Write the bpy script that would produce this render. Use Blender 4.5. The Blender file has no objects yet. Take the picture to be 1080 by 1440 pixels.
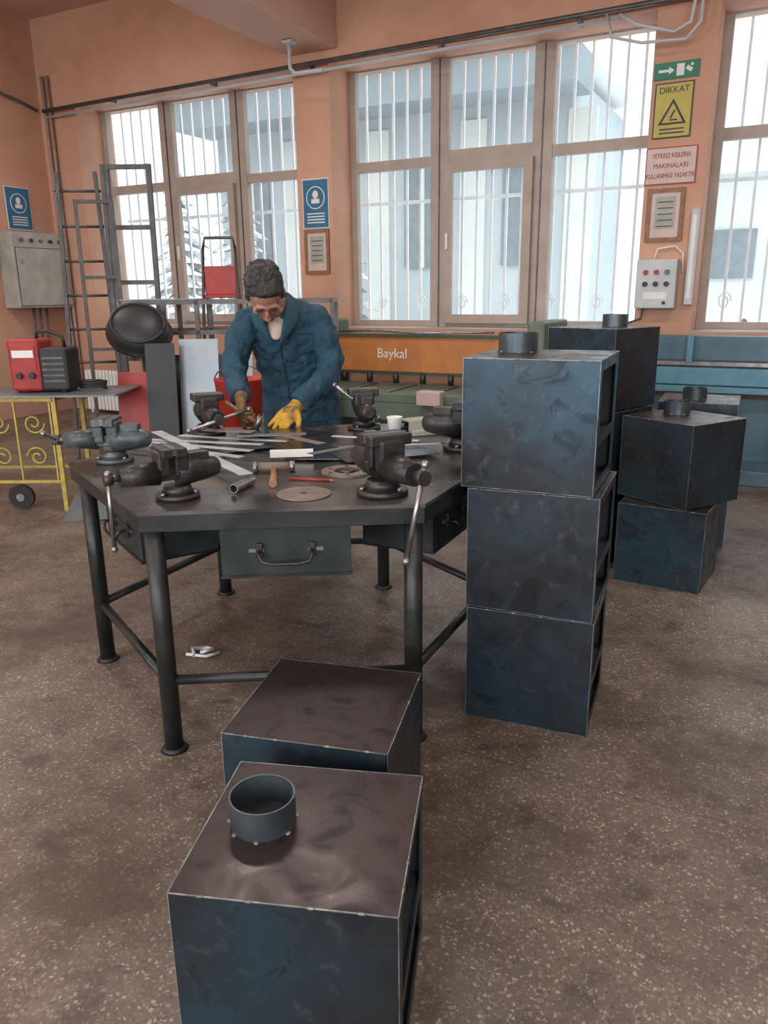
import bpy, bmesh, math, random
from mathutils import Vector, Matrix, Euler, noise
from mathutils.bvhtree import BVHTree
random.seed(7)
scene=bpy.context.scene
COL=scene.collection
rad=math.radians
PSI=rad(27.3)
def W(r,h,z=0.0):
    return Vector((math.cos(PSI)*r-math.sin(PSI)*h, math.sin(PSI)*r+math.cos(PSI)*h, z))

# ------------------------------------------------------------------ materials
def newmat(name):
    m=bpy.data.materials.new(name); m.use_nodes=True
    nt=m.node_tree; b=nt.nodes['Principled BSDF']
    return m,nt,b
def N(nt,t,**k):
    n=nt.nodes.new(t)
    for a,v in k.items(): setattr(n,a,v)
    return n
def mat(name,c1,c2=None,rough=.5,metal=0.0,scale=6.0,bump=0.0,bscale=None,lo=.35,hi=.65,rvar=0.0,detail=5.0,spec=None):
    m,nt,b=newmat(name)
    b.inputs['Roughness'].default_value=rough; b.inputs['Metallic'].default_value=metal
    if spec is not None: b.inputs['Specular IOR Level'].default_value=spec
    if c2 is None: c2=tuple(x*.8 for x in c1)
    tc=N(nt,'ShaderNodeTexCoord'); no=N(nt,'ShaderNodeTexNoise')
    no.inputs['Scale'].default_value=scale; no.inputs['Detail'].default_value=detail
    nt.links.new(tc.outputs['Object'],no.inputs['Vector'])
    cr=N(nt,'ShaderNodeValToRGB')
    cr.color_ramp.elements[0].position=lo; cr.color_ramp.elements[1].position=hi
    cr.color_ramp.elements[0].color=(*c1,1); cr.color_ramp.elements[1].color=(*c2,1)
    nt.links.new(no.outputs['Fac'],cr.inputs['Fac']); nt.links.new(cr.outputs['Color'],b.inputs['Base Color'])
    if rvar>0:
        mr=N(nt,'ShaderNodeMapRange'); mr.inputs['From Min'].default_value=.3; mr.inputs['From Max'].default_value=.7
        mr.inputs['To Min'].default_value=max(.03,rough-rvar); mr.inputs['To Max'].default_value=min(1,rough+rvar)
        nt.links.new(no.outputs['Fac'],mr.inputs['Value']); nt.links.new(mr.outputs['Result'],b.inputs['Roughness'])
    if bump>0:
        n2=N(nt,'ShaderNodeTexNoise'); n2.inputs['Scale'].default_value=bscale or scale*4
        nt.links.new(tc.outputs['Object'],n2.inputs['Vector'])
        bp=N(nt,'ShaderNodeBump'); bp.inputs['Strength'].default_value=bump; bp.inputs['Distance'].default_value=.01
        nt.links.new(n2.outputs['Fac'],bp.inputs['Height']); nt.links.new(bp.outputs['Normal'],b.inputs['Normal'])
    return m

# blued hot-rolled steel: warm dark <-> blue mill scale, finger marks and dull spots
def steel_mat(name,c1,c2,smudge,dark,rough=.38,metal=.55):
    m,nt,b=newmat(name); L=nt.links.new
    tc=N(nt,'ShaderNodeTexCoord')
    oi=N(nt,'ShaderNodeObjectInfo')
    add=N(nt,'ShaderNodeVectorMath',operation='ADD'); sc=N(nt,'ShaderNodeVectorMath',operation='SCALE')
    cmb=N(nt,'ShaderNodeCombineXYZ')
    L(oi.outputs['Random'],cmb.inputs[0]); L(oi.outputs['Random'],cmb.inputs[2])
    L(cmb.outputs[0],sc.inputs[0]); sc.inputs['Scale'].default_value=30
    L(tc.outputs['Object'],add.inputs[0]); L(sc.outputs[0],add.inputs[1])
    def nz(s,d,dist=0,rg=.5):
        n=N(nt,'ShaderNodeTexNoise'); n.inputs['Scale'].default_value=s; n.inputs['Detail'].default_value=d; n.inputs['Distortion'].default_value=dist; n.inputs['Roughness'].default_value=rg
        L(add.outputs[0],n.inputs['Vector']); return n
    def ramp(n,a,bb,va,vb):
        c=N(nt,'ShaderNodeValToRGB'); c.color_ramp.elements[0].position=a; c.color_ramp.elements[1].position=bb
        c.color_ramp.elements[0].color=va; c.color_ramp.elements[1].color=vb; L(n.outputs['Fac'],c.inputs['Fac']); return c
    n1=nz(2.6,4); n2=nz(17,6,.5,.65); n3=nz(9,4,1.0,.6)
    base=ramp(n1,.38,.64,(*c1,1),(*c2,1))
    m2=ramp(n2,.58,.74,(0,0,0,1),(.48,.48,.48,1)); m3=ramp(n3,.57,.66,(0,0,0,1),(.7,.7,.7,1))
    mx=N(nt,'ShaderNodeMix',data_type='RGBA'); mx.inputs[7].default_value=(*smudge,1)
    L(m2.outputs['Color'],mx.inputs[0]); L(base.outputs['Color'],mx.inputs[6])
    my=N(nt,'ShaderNodeMix',data_type='RGBA'); my.inputs[7].default_value=(*dark,1)
    L(m3.outputs['Color'],my.inputs[0]); L(mx.outputs[2],my.inputs[6])
    L(my.outputs[2],b.inputs['Base Color'])
    mr=N(nt,'ShaderNodeMapRange'); mr.inputs['From Min'].default_value=.35; mr.inputs['From Max'].default_value=.7
    mr.inputs['To Min'].default_value=rough-.07; mr.inputs['To Max'].default_value=rough+.15
    L(n3.outputs['Fac'],mr.inputs['Value']); L(mr.outputs['Result'],b.inputs['Roughness'])
    b.inputs['Metallic'].default_value=metal
    return m

M_STEEL=steel_mat('blued_steel',(.040,.043,.048),(.040,.082,.115),(.13,.165,.185),(.022,.032,.041),rough=.36,metal=.68)
M_STEELTOP=steel_mat('steel_top_brown_reflection',(.046,.033,.032),(.068,.050,.047),(.10,.085,.08),(.026,.024,.027),rough=.33,metal=.6)  # browner steel copy: brownish reflection on the box tops painted into the colour
M_COLLAR=mat('collar_steel',(.10,.13,.15),(.06,.08,.095),rough=.38,metal=.6,scale=10)
M_DARK=mat('painted_hole_shade',(.012,.015,.018),(.02,.024,.028),rough=.7)  # shade of holes and box insides painted near-black; shelf plates share it
M_WELD=mat('weld_edge',(.34,.36,.37),(.13,.15,.16),rough=.4,metal=.6,scale=30)
M_BEAD=mat('weld_bead',(.30,.28,.25),(.12,.12,.12),rough=.45,metal=.6,scale=60)
M_TABLE=mat('table_dark_paint',(.018,.021,.022),(.035,.038,.038),rough=.42,metal=.3,scale=8,rvar=.1,bump=.1)
M_TTOP=mat('table_top_steel',(.06,.055,.05),(.17,.155,.14),rough=.30,metal=.5,scale=5,rvar=.12,detail=8)
M_DRAWER=mat('drawer_paint',(.018,.025,.028),(.034,.046,.049),rough=.45,metal=.3,scale=9)
M_CAST=mat('vise_cast_iron',(.030,.030,.031),(.065,.062,.060),rough=.42,metal=.5,scale=12,bump=.15,bscale=80)
M_CASTB=mat('vise_blue_paint',(.060,.075,.082),(.12,.145,.15),rough=.42,metal=.4,scale=10,bump=.15,bscale=80)
M_BARE=mat('bare_steel',(.36,.36,.36),(.22,.22,.22),rough=.32,metal=.85,scale=20)
M_SILVER=mat('silver_strip',(.62,.66,.68),(.42,.45,.47),rough=.35,metal=.3,scale=6)
M_SHEET=mat('black_sheet',(.05,.056,.064),(.10,.11,.12),rough=.24,metal=.7,scale=4)
M_GSHEET=mat('grey_sheet',(.16,.19,.205),(.23,.26,.28),rough=.35,metal=.4,scale=3)
M_RED=mat('red_paint',(.40,.025,.02),(.28,.02,.018),rough=.45,scale=8)
M_ORANGE=mat('orange_paint',(.56,.22,.05),(.42,.16,.045),rough=.5,scale=4,detail=8)
M_GREEN=mat('green_paint',(.08,.125,.09),(.12,.17,.125),rough=.5,scale=6)
M_DKGREEN=mat('dark_green_paint',(.030,.055,.043),(.05,.08,.062),rough=.5,scale=6)
M_YELLOW=mat('yellow_paint',(.50,.40,.08),(.35,.28,.07),rough=.5,scale=20)
M_LBLUE=mat('light_blue_paint',(.11,.29,.38),(.08,.22,.30),rough=.5,scale=6)
M_DBLUE=mat('dark_blue_grey',(.05,.11,.15),(.08,.16,.20),rough=.45,scale=4)
M_GREY=mat('grey_enamel',(.40,.40,.35),(.31,.31,.28),rough=.5,scale=6)
M_LGREY=mat('light_grey_enamel',(.52,.56,.58),(.45,.48,.50),rough=.45,scale=6)
M_BLACK=mat('black_plastic',(.012,.013,.015),(.02,.021,.023),rough=.5)
M_WHITE=mat('white_paper',(.78,.78,.76),(.70,.70,.68),rough=.6)
M_PVC=mat('window_pvc',(.43,.36,.31),(.37,.305,.26),rough=.5,scale=5)
M_BARW=mat('white_bar_paint',(.88,.91,.93),(.78,.82,.85),rough=.6,scale=10)
M_BROWN=mat('brown_disc',(.17,.13,.11),(.25,.20,.17),rough=.5,metal=.3,scale=12)
M_WOOD=mat('wood_frame',(.22,.10,.05),(.30,.15,.08),rough=.55,scale=14)
M_SBLUE=mat('sign_blue',(.02,.15,.28),(.02,.13,.25),rough=.5)
M_SGREEN=mat('sign_green',(.02,.20,.12),(.02,.17,.10),rough=.5)
M_SYEL=mat('sign_yellow',(.50,.42,.08),(.43,.36,.08),rough=.5)
M_SPINK=mat('sign_pale',(.60,.48,.44),(.53,.42,.38),rough=.5)
M_PIPE=mat('pipe_paint',(.36,.25,.20),(.30,.21,.17),rough=.5,scale=8)
M_GPIPE=mat('grey_pipe',(.13,.125,.12),(.08,.078,.075),rough=.45,metal=.4,scale=10)
M_DFRAME=mat('dark_tube',(.055,.055,.056),(.09,.085,.08),rough=.5,metal=.4,scale=10)
M_RUBBER=mat('rubber',(.02,.02,.02),(.03,.03,.03),rough=.8)
M_COAT=mat('blue_work_coat',(.012,.048,.080),(.019,.070,.110),rough=.85,scale=14,bump=.5,bscale=45)
M_COATD=mat('blue_coat_seam',(.008,.032,.056),(.012,.040,.066),rough=.9)
M_TROU=mat('dark_trousers',(.02,.025,.035),(.03,.035,.045),rough=.9)
M_SHOE=mat('black_shoe',(.012,.011,.01),(.02,.018,.016),rough=.5)
M_SKIN=mat('skin',(.32,.155,.10),(.39,.20,.14),rough=.55,scale=20)
M_HAIR=mat('grey_black_hair',(.016,.015,.015),(.065,.062,.062),rough=.7,scale=40,bump=.8,bscale=120)
M_SHIRT=mat('cream_undershirt',(.55,.45,.36),(.48,.38,.30),rough=.9,scale=20)
M_GLOVE=mat('yellow_glove',(.60,.36,.04),(.18,.09,.05),rough=.85,scale=22,lo=.45,hi=.62)
M_GLOVEB=mat('brown_glove',(.14,.08,.04),(.26,.15,.05),rough=.85,scale=25)
M_SNOW=mat('snow',(.88,.90,.92),(.82,.85,.88),rough=.9,scale=2)
M_FACADE=mat('facade_blue_grey',(.36,.42,.44),(.43,.49,.50),rough=.9,scale=.6)
M_FACADEL=mat('facade_cream',(.62,.64,.60),(.55,.58,.55),rough=.9,scale=.8)
M_EAVE=mat('eave_slate',(.20,.25,.27),(.25,.30,.32),rough=.9,scale=1)
M_WIN=mat('far_window_dark',(.14,.18,.20),(.19,.23,.25),rough=.6)
M_FIR=mat('fir_needles',(.16,.19,.18),(.70,.73,.75),rough=.9,scale=3,lo=.42,hi=.6)
M_TRUNK=mat('trunk',(.09,.07,.06),rough=.9)

def wall_mat(name,c1,c2):
    m,nt,b=newmat(name); b.inputs['Roughness'].default_value=.75
    tc=N(nt,'ShaderNodeTexCoord'); L=nt.links.new
    n1=N(nt,'ShaderNodeTexNoise'); n1.inputs['Scale'].default_value=.9; n1.inputs['Detail'].default_value=8; n1.inputs['Roughness'].default_value=.62
    n2=N(nt,'ShaderNodeTexNoise'); n2.inputs['Scale'].default_value=26; n2.inputs['Detail'].default_value=3
    L(tc.outputs['Object'],n1.inputs['Vector']); L(tc.outputs['Object'],n2.inputs['Vector'])
    cr=N(nt,'ShaderNodeValToRGB'); cr.color_ramp.elements[0].position=.32; cr.color_ramp.elements[1].position=.60
    cr.color_ramp.elements[0].color=(*c2,1); cr.color_ramp.elements[1].color=(*c1,1)
    L(n1.outputs['Fac'],cr.inputs['Fac'])
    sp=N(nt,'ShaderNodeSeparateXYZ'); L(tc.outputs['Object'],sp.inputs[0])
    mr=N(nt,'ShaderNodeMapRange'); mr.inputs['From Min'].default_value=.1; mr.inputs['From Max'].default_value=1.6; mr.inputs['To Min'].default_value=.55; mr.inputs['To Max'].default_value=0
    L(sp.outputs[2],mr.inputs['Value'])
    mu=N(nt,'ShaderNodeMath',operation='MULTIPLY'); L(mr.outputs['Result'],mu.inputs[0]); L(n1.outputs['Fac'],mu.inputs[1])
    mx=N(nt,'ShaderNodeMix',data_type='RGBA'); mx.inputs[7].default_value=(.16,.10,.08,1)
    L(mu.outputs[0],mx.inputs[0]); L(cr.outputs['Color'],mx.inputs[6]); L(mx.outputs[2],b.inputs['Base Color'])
    bp=N(nt,'ShaderNodeBump'); bp.inputs['Strength'].default_value=.12; bp.inputs['Distance'].default_value=.01
    L(n2.outputs['Fac'],bp.inputs['Height']); L(bp.outputs['Normal'],b.inputs['Normal'])
    return m
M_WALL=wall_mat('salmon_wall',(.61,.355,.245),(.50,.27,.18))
M_CEIL=wall_mat('salmon_ceiling',(.60,.39,.30),(.53,.33,.25))

def floor_mat():
    m,nt,b=newmat('terrazzo_floor')
    tc=N(nt,'ShaderNodeTexCoord'); L=nt.links.new
    def nz(s,d,rg=.5):
        n=N(nt,'ShaderNodeTexNoise'); n.inputs['Scale'].default_value=s; n.inputs['Detail'].default_value=d; n.inputs['Roughness'].default_value=rg
        L(tc.outputs['Object'],n.inputs['Vector']); return n
    nd=nz(55,2); vs=N(nt,'ShaderNodeVectorMath',operation='SCALE'); vs.inputs['Scale'].default_value=.018
    L(nd.outputs['Color'],vs.inputs[0]); va=N(nt,'ShaderNodeVectorMath',operation='ADD'); L(tc.outputs['Object'],va.inputs[0]); L(vs.outputs[0],va.inputs[1])
    def chips(scale,dist):
        v=N(nt,'ShaderNodeTexVoronoi'); v.inputs['Scale'].default_value=scale; L(va.outputs[0],v.inputs['Vector'])
        sep=N(nt,'ShaderNodeSeparateColor'); L(v.outputs['Color'],sep.inputs[0])
        d=N(nt,'ShaderNodeMath',operation='GREATER_THAN'); d.inputs[1].default_value=dist; L(v.outputs['Distance'],d.inputs[0])
        return sep,d
    s1,d1=chips(105,.48)
    cr=N(nt,'ShaderNodeValToRGB'); e=cr.color_ramp.elements
    e[0].position=0; e[0].color=(.105,.080,.062,1); e[1].position=1; e[1].color=(.42,.365,.29,1)
    for p,c in ((.3,(.15,.118,.094,1)),(.6,(.215,.174,.138,1)),(.84,(.26,.215,.172,1)),(.92,(.37,.32,.255,1))):
        k=e.new(p); k.color=c
    L(s1.outputs[0],cr.inputs['Fac'])
    mx=N(nt,'ShaderNodeMix',data_type='RGBA'); mx.inputs[7].default_value=(.155,.12,.093,1)
    L(d1.outputs[0],mx.inputs[0]); L(cr.outputs['Color'],mx.inputs[6])
    n1=nz(1.5,9,.68)
    c1=N(nt,'ShaderNodeValToRGB'); c1.color_ramp.elements[0].position=.46; c1.color_ramp.elements[1].position=.62
    c1.color_ramp.elements[0].color=(0,0,0,1); c1.color_ramp.elements[1].color=(.80,.80,.80,1)
    L(n1.outputs['Fac'],c1.inputs['Fac'])
    mx2=N(nt,'ShaderNodeMix',data_type='RGBA'); mx2.inputs[7].default_value=(.070,.042,.030,1)
    L(c1.outputs['Color'],mx2.inputs[0]); L(mx.outputs[2],mx2.inputs[6])
    n4=nz(7,6,.6); c4=N(nt,'ShaderNodeValToRGB'); c4.color_ramp.elements[0].position=.56; c4.color_ramp.elements[1].position=.69
    c4.color_ramp.elements[0].color=(0,0,0,1); c4.color_ramp.elements[1].color=(.7,.7,.7,1); L(n4.outputs['Fac'],c4.inputs['Fac'])
    mx4=N(nt,'ShaderNodeMix',data_type='RGBA'); mx4.inputs[7].default_value=(.048,.036,.029,1)
    L(c4.outputs['Color'],mx4.inputs[0]); L(mx2.outputs[2],mx4.inputs[6])
    n2=nz(.45,3)
    mr=N(nt,'ShaderNodeMapRange'); mr.inputs['From Min'].default_value=.3; mr.inputs['From Max'].default_value=.7
    mr.inputs['To Min'].default_value=.72; mr.inputs['To Max'].default_value=1.15
    L(n2.outputs['Fac'],mr.inputs['Value'])
    vm=N(nt,'ShaderNodeVectorMath',operation='SCALE'); L(mx4.outputs[2],vm.inputs[0]); L(mr.outputs['Result'],vm.inputs['Scale'])
    br=N(nt,'ShaderNodeTexBrick'); br.inputs['Scale'].default_value=1.0; br.inputs['Mortar Size'].default_value=.003
    br.inputs['Brick Width'].default_value=9; br.inputs['Row Height'].default_value=2.6; br.offset=0
    mp=N(nt,'ShaderNodeMapping'); mp.inputs['Location'].default_value=(4.0,.45,0)
    L(va.outputs[0],mp.inputs['Vector']); L(mp.outputs[0],br.inputs['Vector'])
    mx3=N(nt,'ShaderNodeMix',data_type='RGBA'); mx3.inputs[7].default_value=(.04,.025,.02,1)
    ms=N(nt,'ShaderNodeMath',operation='MULTIPLY'); ms.inputs[1].default_value=.5
    L(br.outputs['Fac'],ms.inputs[0]); L(ms.outputs[0],mx3.inputs[0]); L(vm.outputs[0],mx3.inputs[6])
    L(mx3.outputs[2],b.inputs['Base Color'])
    r=N(nt,'ShaderNodeMapRange'); r.inputs['From Min'].default_value=.35; r.inputs['From Max'].default_value=.65
    r.inputs['To Min'].default_value=.33; r.inputs['To Max'].default_value=.58
    L(n1.outputs['Fac'],r.inputs['Value']); L(r.outputs['Result'],b.inputs['Roughness'])
    bp=N(nt,'ShaderNodeBump'); bp.inputs['Strength'].default_value=.15; bp.inputs['Distance'].default_value=.004
    L(nd.outputs['Fac'],bp.inputs['Height']); L(bp.outputs['Normal'],b.inputs['Normal'])
    return m
M_FLOOR=floor_mat()
def glass_mat():
    m=bpy.data.materials.new('dusty_glass'); m.use_nodes=True; nt=m.node_tree
    nt.nodes.remove(nt.nodes['Principled BSDF']); out=nt.nodes['Material Output']
    t=N(nt,'ShaderNodeBsdfTransparent'); t.inputs[0].default_value=(.96,.98,.985,1)
    g=N(nt,'ShaderNodeBsdfDiffuse'); g.inputs[0].default_value=(.8,.85,.88,1)
    no=N(nt,'ShaderNodeTexNoise'); no.inputs['Scale'].default_value=2.5; no.inputs['Detail'].default_value=6
    mr=N(nt,'ShaderNodeMapRange'); mr.inputs['To Min'].default_value=.02; mr.inputs['To Max'].default_value=.16
    x=N(nt,'ShaderNodeMixShader')
    nt.links.new(no.outputs['Fac'],mr.inputs['Value']); nt.links.new(mr.outputs['Result'],x.inputs[0])
    nt.links.new(t.outputs[0],x.inputs[1]); nt.links.new(g.outputs[0],x.inputs[2]); nt.links.new(x.outputs[0],out.inputs[0])
    return m
M_GLASS=glass_mat()
def emit_mat(name,c,s):
    m=bpy.data.materials.new(name); m.use_nodes=True; nt=m.node_tree
    b=nt.nodes['Principled BSDF']; b.inputs['Base Color'].default_value=(*c,1)
    b.inputs['Emission Color'].default_value=(*c,1); b.inputs['Emission Strength'].default_value=s
    return m
M_TUBE=emit_mat('fill_lamp_tube',(1,.97,.92),3)  # glowing tubes of the added ceiling lamps

# ------------------------------------------------------------------ builder
class B:
    def __init__(s): s.bm=bmesh.new(); s.mats=[]
    def mi(s,m):
        if m not in s.mats: s.mats.append(m)
        return s.mats.index(m)
    def _fin(s,verts,m,smooth):
        i=s.mi(m); fs=set()
        for v in verts:
            if v.is_valid:
                for f in v.link_faces: fs.add(f)
        for f in fs: f.material_index=i; f.smooth=smooth
        return fs
    def box(s,c,size,m,rot=(0,0,0),bev=0.0,M=None):
        mt=Matrix.Translation(Vector(c))@Euler(rot).to_matrix().to_4x4()@Matrix.Diagonal((*size,1))
        if M: mt=M@mt
        r=bmesh.ops.create_cube(s.bm,size=1,matrix=mt); vs=r['verts']
        s._fin(vs,m,False)
        if bev>0:
            es=list({e for v in vs for e in v.link_edges})
            i=s.mi(m)
            q=bmesh.ops.bevel(s.bm,geom=es,offset=bev,segments=2,affect='EDGES',profile=.5)
            for f in q['faces']: f.material_index=i
    def cyl(s,p1,p2,r1,m,r2=None,seg=16,smooth=True,caps=True):
        p1=Vector(p1);p2=Vector(p2); d=p2-p1; L=d.length
        if r2 is None: r2=r1
        q=d.to_track_quat('Z','Y').to_matrix().to_4x4()
        mt=Matrix.Translation((p1+p2)/2)@q
        r=bmesh.ops.create_cone(s.bm,cap_ends=caps,cap_tris=False,segments=seg,radius1=r1,radius2=r2,depth=L,matrix=mt)
        fs=s._fin(r['verts'],m,smooth)
        for f in fs:
            if len(f.verts)>4: f.smooth=False
    def sph(s,c,r,m,rot=(0,0,0),seg=16,M=None):
        if not hasattr(r,'__len__'): r=(r,r,r)
        mt=Matrix.Translation(Vector(c))@Euler(rot).to_matrix().to_4x4()@Matrix.Diagonal((*r,1))
        if M: mt=M@mt
        q=bmesh.ops.create_uvsphere(s.bm,u_segments=seg,v_segments=max(6,seg//2),radius=1,matrix=mt)
        s._fin(q['verts'],m,True)
    def loft(s,rings,m,cap=True,smooth=True,closed=True):
        vr=[[s.bm.verts.new(p) for p in ring] for ring in rings]; i=s.mi(m); n=len(rings[0])
        for a,b in zip(vr[:-1],vr[1:]):
            for k in range(n if closed else n-1):
                f=s.bm.faces.new((a[k],a[(k+1)%n],b[(k+1)%n],b[k])); f.material_index=i; f.smooth=smooth
        if cap and closed:
            f=s.bm.faces.new(list(reversed(vr[0]))); f.material_index=i
            f=s.bm.faces.new(vr[-1]); f.material_index=i
    def tube(s,pts,r,m,seg=10,cap=True):
        pts=[Vector(p) for p in pts]; n=len(pts)
        rs=r if hasattr(r,'__len__') else [r]*n
        rings=[]; up=None
        for k,p in enumerate(pts):
            t=(pts[min(k+1,n-1)]-pts[max(k-1,0)]).normalized()
            if up is None:
                up=Vector((0,0,1)) if abs(t.z)<.9 else Vector((1,0,0))
            a=t.cross(up).normalized(); up=a.cross(t).normalized()
            rings.append([p+a*(math.cos(2*math.pi*j/seg)*rs[k])+up*(math.sin(2*math.pi*j/seg)*rs[k]) for j in range(seg)])
        s.loft(rings,m,cap)
    def prism(s,poly,z0,z1,m,M=None):
        M=M or Matrix.Identity(4)
        a=[s.bm.verts.new(M@Vector((x,y,z0))) for x,y in poly]; b=[s.bm.verts.new(M@Vector((x,y,z1))) for x,y in poly]
        i=s.mi(m); n=len(poly)
        fs=[s.bm.faces.new(list(reversed(a))),s.bm.faces.new(b)]
        for k in range(n): fs.append(s.bm.faces.new((a[k],a[(k+1)%n],b[(k+1)%n],b[k])))
        for f in fs: f.material_index=i
    def ring(s,c,r,t,h,m,seg=40):
        c=Vector(c); prof=[(r,0),(r,h),(r-t,h),(r-t,0)]
        rings=[]
        for k in range(seg):
            a=2*math.pi*k/seg
            rings.append([s.bm.verts.new(c+Vector((x*math.cos(a),x*math.sin(a),z))) for x,z in prof])
        i=s.mi(m)
        for k in range(seg):
            A=rings[k];Bq=rings[(k+1)%seg]
            for j in range(4):
                f=s.bm.faces.new((A[j],Bq[j],Bq[(j+1)%4],A[(j+1)%4])); f.material_index=i; f.smooth=False
    def obj(s,name,loc=(0,0,0),rz=0.0,parent=None,rot=None):
        bmesh.ops.recalc_face_normals(s.bm,faces=s.bm.faces[:])
        me=bpy.data.meshes.new(name); s.bm.to_mesh(me); s.bm.free()
        for m in s.mats: me.materials.append(m)
        o=bpy.data.objects.new(name,me); COL.objects.link(o); o.location=loc
        o.rotation_euler=rot if rot else (0,0,rz)
        if parent: o.parent=parent
        return o
def text(s,parent,size,loc,m,rot=(math.pi/2,0,0),name='lettering',ext=.001,sx=1):
    c=bpy.data.curves.new(name,'FONT'); c.body=s; c.size=size; c.align_x='CENTER'; c.align_y='CENTER'; c.extrude=ext
    c.materials.append(m); o=bpy.data.objects.new(name,c); COL.objects.link(o); o.location=loc; o.rotation_euler=rot; o.scale=(sx,1,1)
    o.parent=parent; return o

# ------------------------------------------------------------------ room shell
XL,XR,YF,YB,ZC=-8.7,5.5,-5.0,7.55,4.75
YW=8.0; YO=8.15
b=B(); b.box(((XL+XR)/2,(YF+YO)/2,-.05),(XR-XL+.4,YO-YF+.2,.1),M_FLOOR); b.obj('floor')
b=B(); b.box(((XL+XR)/2,(YF+YO)/2,ZC+.1),(XR-XL+.4,YO-YF+.4,.2),M_CEIL); b.obj('ceiling')
for xa,xb in ((-4.93,-4.36),(-1.33,-.76),(2.3,2.9)):
    b=B(); b.box(((xa+xb)/2,(YF+YB)/2,(3.86+ZC)/2),(xb-xa,YB-YF-.002,ZC-3.86-.002),M_CEIL,bev=.01); b.obj('ceiling_beam')
WINS=[(-8.1,-4.9),(-4.47,-1.27),(-.78,2.42)]
ZS,ZT=1.12,3.80; LB=3.74
b=B()
edges=[XL-.2,-8.1,-4.9,-4.47,-1.27,-.78,2.42,XR+.2]
for k in range(0,8,2):
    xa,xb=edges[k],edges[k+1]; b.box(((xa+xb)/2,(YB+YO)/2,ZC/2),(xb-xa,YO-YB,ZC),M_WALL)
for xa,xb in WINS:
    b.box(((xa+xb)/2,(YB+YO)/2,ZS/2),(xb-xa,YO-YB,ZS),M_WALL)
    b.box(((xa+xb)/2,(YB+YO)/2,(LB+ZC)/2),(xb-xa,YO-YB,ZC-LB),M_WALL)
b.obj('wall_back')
b=B(); b.box((XL-.1,(YF+YB)/2,ZC/2),(.2,YB-YF,ZC),M_WALL); b.obj('wall_left')
b=B(); b.box((XR+.1,(YF+YB)/2,ZC/2),(.2,YB-YF,ZC),M_WALL); b.obj('wall_right')
b=B()
fw=[(-7.5,-4.5),(-2.5,.5),(2.0,5.0)]  # openings behind the camera, unseen, put in to bring light indoors
ed=[XL-.2]+[v for w in fw for v in w]+[XR+.2]
for k in range(0,8,2):
    b.box(((ed[k]+ed[k+1])/2,YF-.1,ZC/2),(ed[k+1]-ed[k],.2,ZC),M_WALL)
for xa,xb in fw:
    b.box(((xa+xb)/2,YF-.1,.55),(xb-xa,.2,1.1),M_WALL); b.box(((xa+xb)/2,YF-.1,(3.8+ZC)/2),(xb-xa,.2,ZC-3.8),M_WALL)
b.obj('wall_front')
def window(name,xa,xb):
    b=B(); f=.075; y=YW; d=.07
    H0,H1=ZS,ZT; zt=2.80; w=xb-xa
    m1=xa+1.06; m2=xb-1.06
    def bar(x0,x1,z0,z1,dy=0,dd=d): b.box(((x0+x1)/2,y+dy,(z0+z1)/2),(x1-x0,dd,z1-z0),M_PVC)
    bar(xa,xa+f,H0,H1); bar(xb-f,xb,H0,H1)
    for x0,x1 in ((xa+f,m1-.1),(m1+.1,m2-.1),(m2+.1,xb-f)): bar(x0,x1,H0,H0+f); bar(x0,x1,H1-f,H1)
    for mm in (m1,m2):
        bar(mm-.1,mm+.1,H0,H1,-.01); b.box((mm,y-.05,(H0+H1)/2),(.012,.012,H1-H0),M_GPIPE)
    bar(xa+f,m1-.1,zt-.05,zt+.05); bar(m2+.1,xb-f,zt-.05,zt+.05); bar(m1+.1,m2-.1,zt-.06,zt+.09,-.005)
    s0,s1=m1+.07,m2-.07; g=.09; z0,z1=H0+.05,zt-.04
    bar(s0,s0+g,z0,z1,-.075,.055); bar(s1-g,s1,z0,z1,-.075,.055); bar(s0+g,s1-g,z0,z0+g,-.075,.055); bar(s0+g,s1-g,z1-g,z1,-.075,.055)
    b.box((s0+.045,y-.115,2.0),(.025,.03,.16),M_WHITE,bev=.004)
    b.box(((xa+xb)/2,y-.243,ZS-.005),(w-.004,.41,.03),M_PVC)
    b.box(((xa+xb)/2,y+.045,(H0+H1)/2),(w-.05,.006,H1-H0-.05),M_GLASS)
    return b.obj(name)
for i,(xa,xb) in enumerate(WINS): window('window_%d'%(i+1),xa,xb)
for i,(xa,xb) in enumerate(fw):
    b=B(); 
    for x in (xa+.04,(xa*2+xb)/3,(xa+2*xb)/3,xb-.04): b.box((x,YF-.1,2.45),(.08,.08,2.7),M_PVC)
    for z in (1.14,2.8,3.76): b.box(((xa+xb)/2,YF-.1,z),(xb-xa,.08,.08),M_PVC)
    b.obj('window_%d'%(i+4))
for xa,xb in WINS:
    b=B(); n=int((xb-xa)/.165)
    for k in range(n+1):
        x=xa+.03+(xb-xa-.06)*k/n
        b.box((x,8.30,2.45),(.024,.024,2.85),M_BARW)
    for z in (1.08,2.46,3.84): b.box(((xa+xb)/2,8.325,z),(xb-xa+.1,.02,.035),M_BARW)
    for k in range(0,n,3):
        x=xa+.2+(xb-xa-.06)*k/n
        pts=[(x+.06*math.cos(t)*(1-t/14),8.31,1.38+.09*math.sin(t)*(1-t/14)) for t in [j*.4 for j in range(22)]]
        b.tube(pts,.008,M_BARW,seg=6)
    b.obj('window_security_bars')
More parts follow.
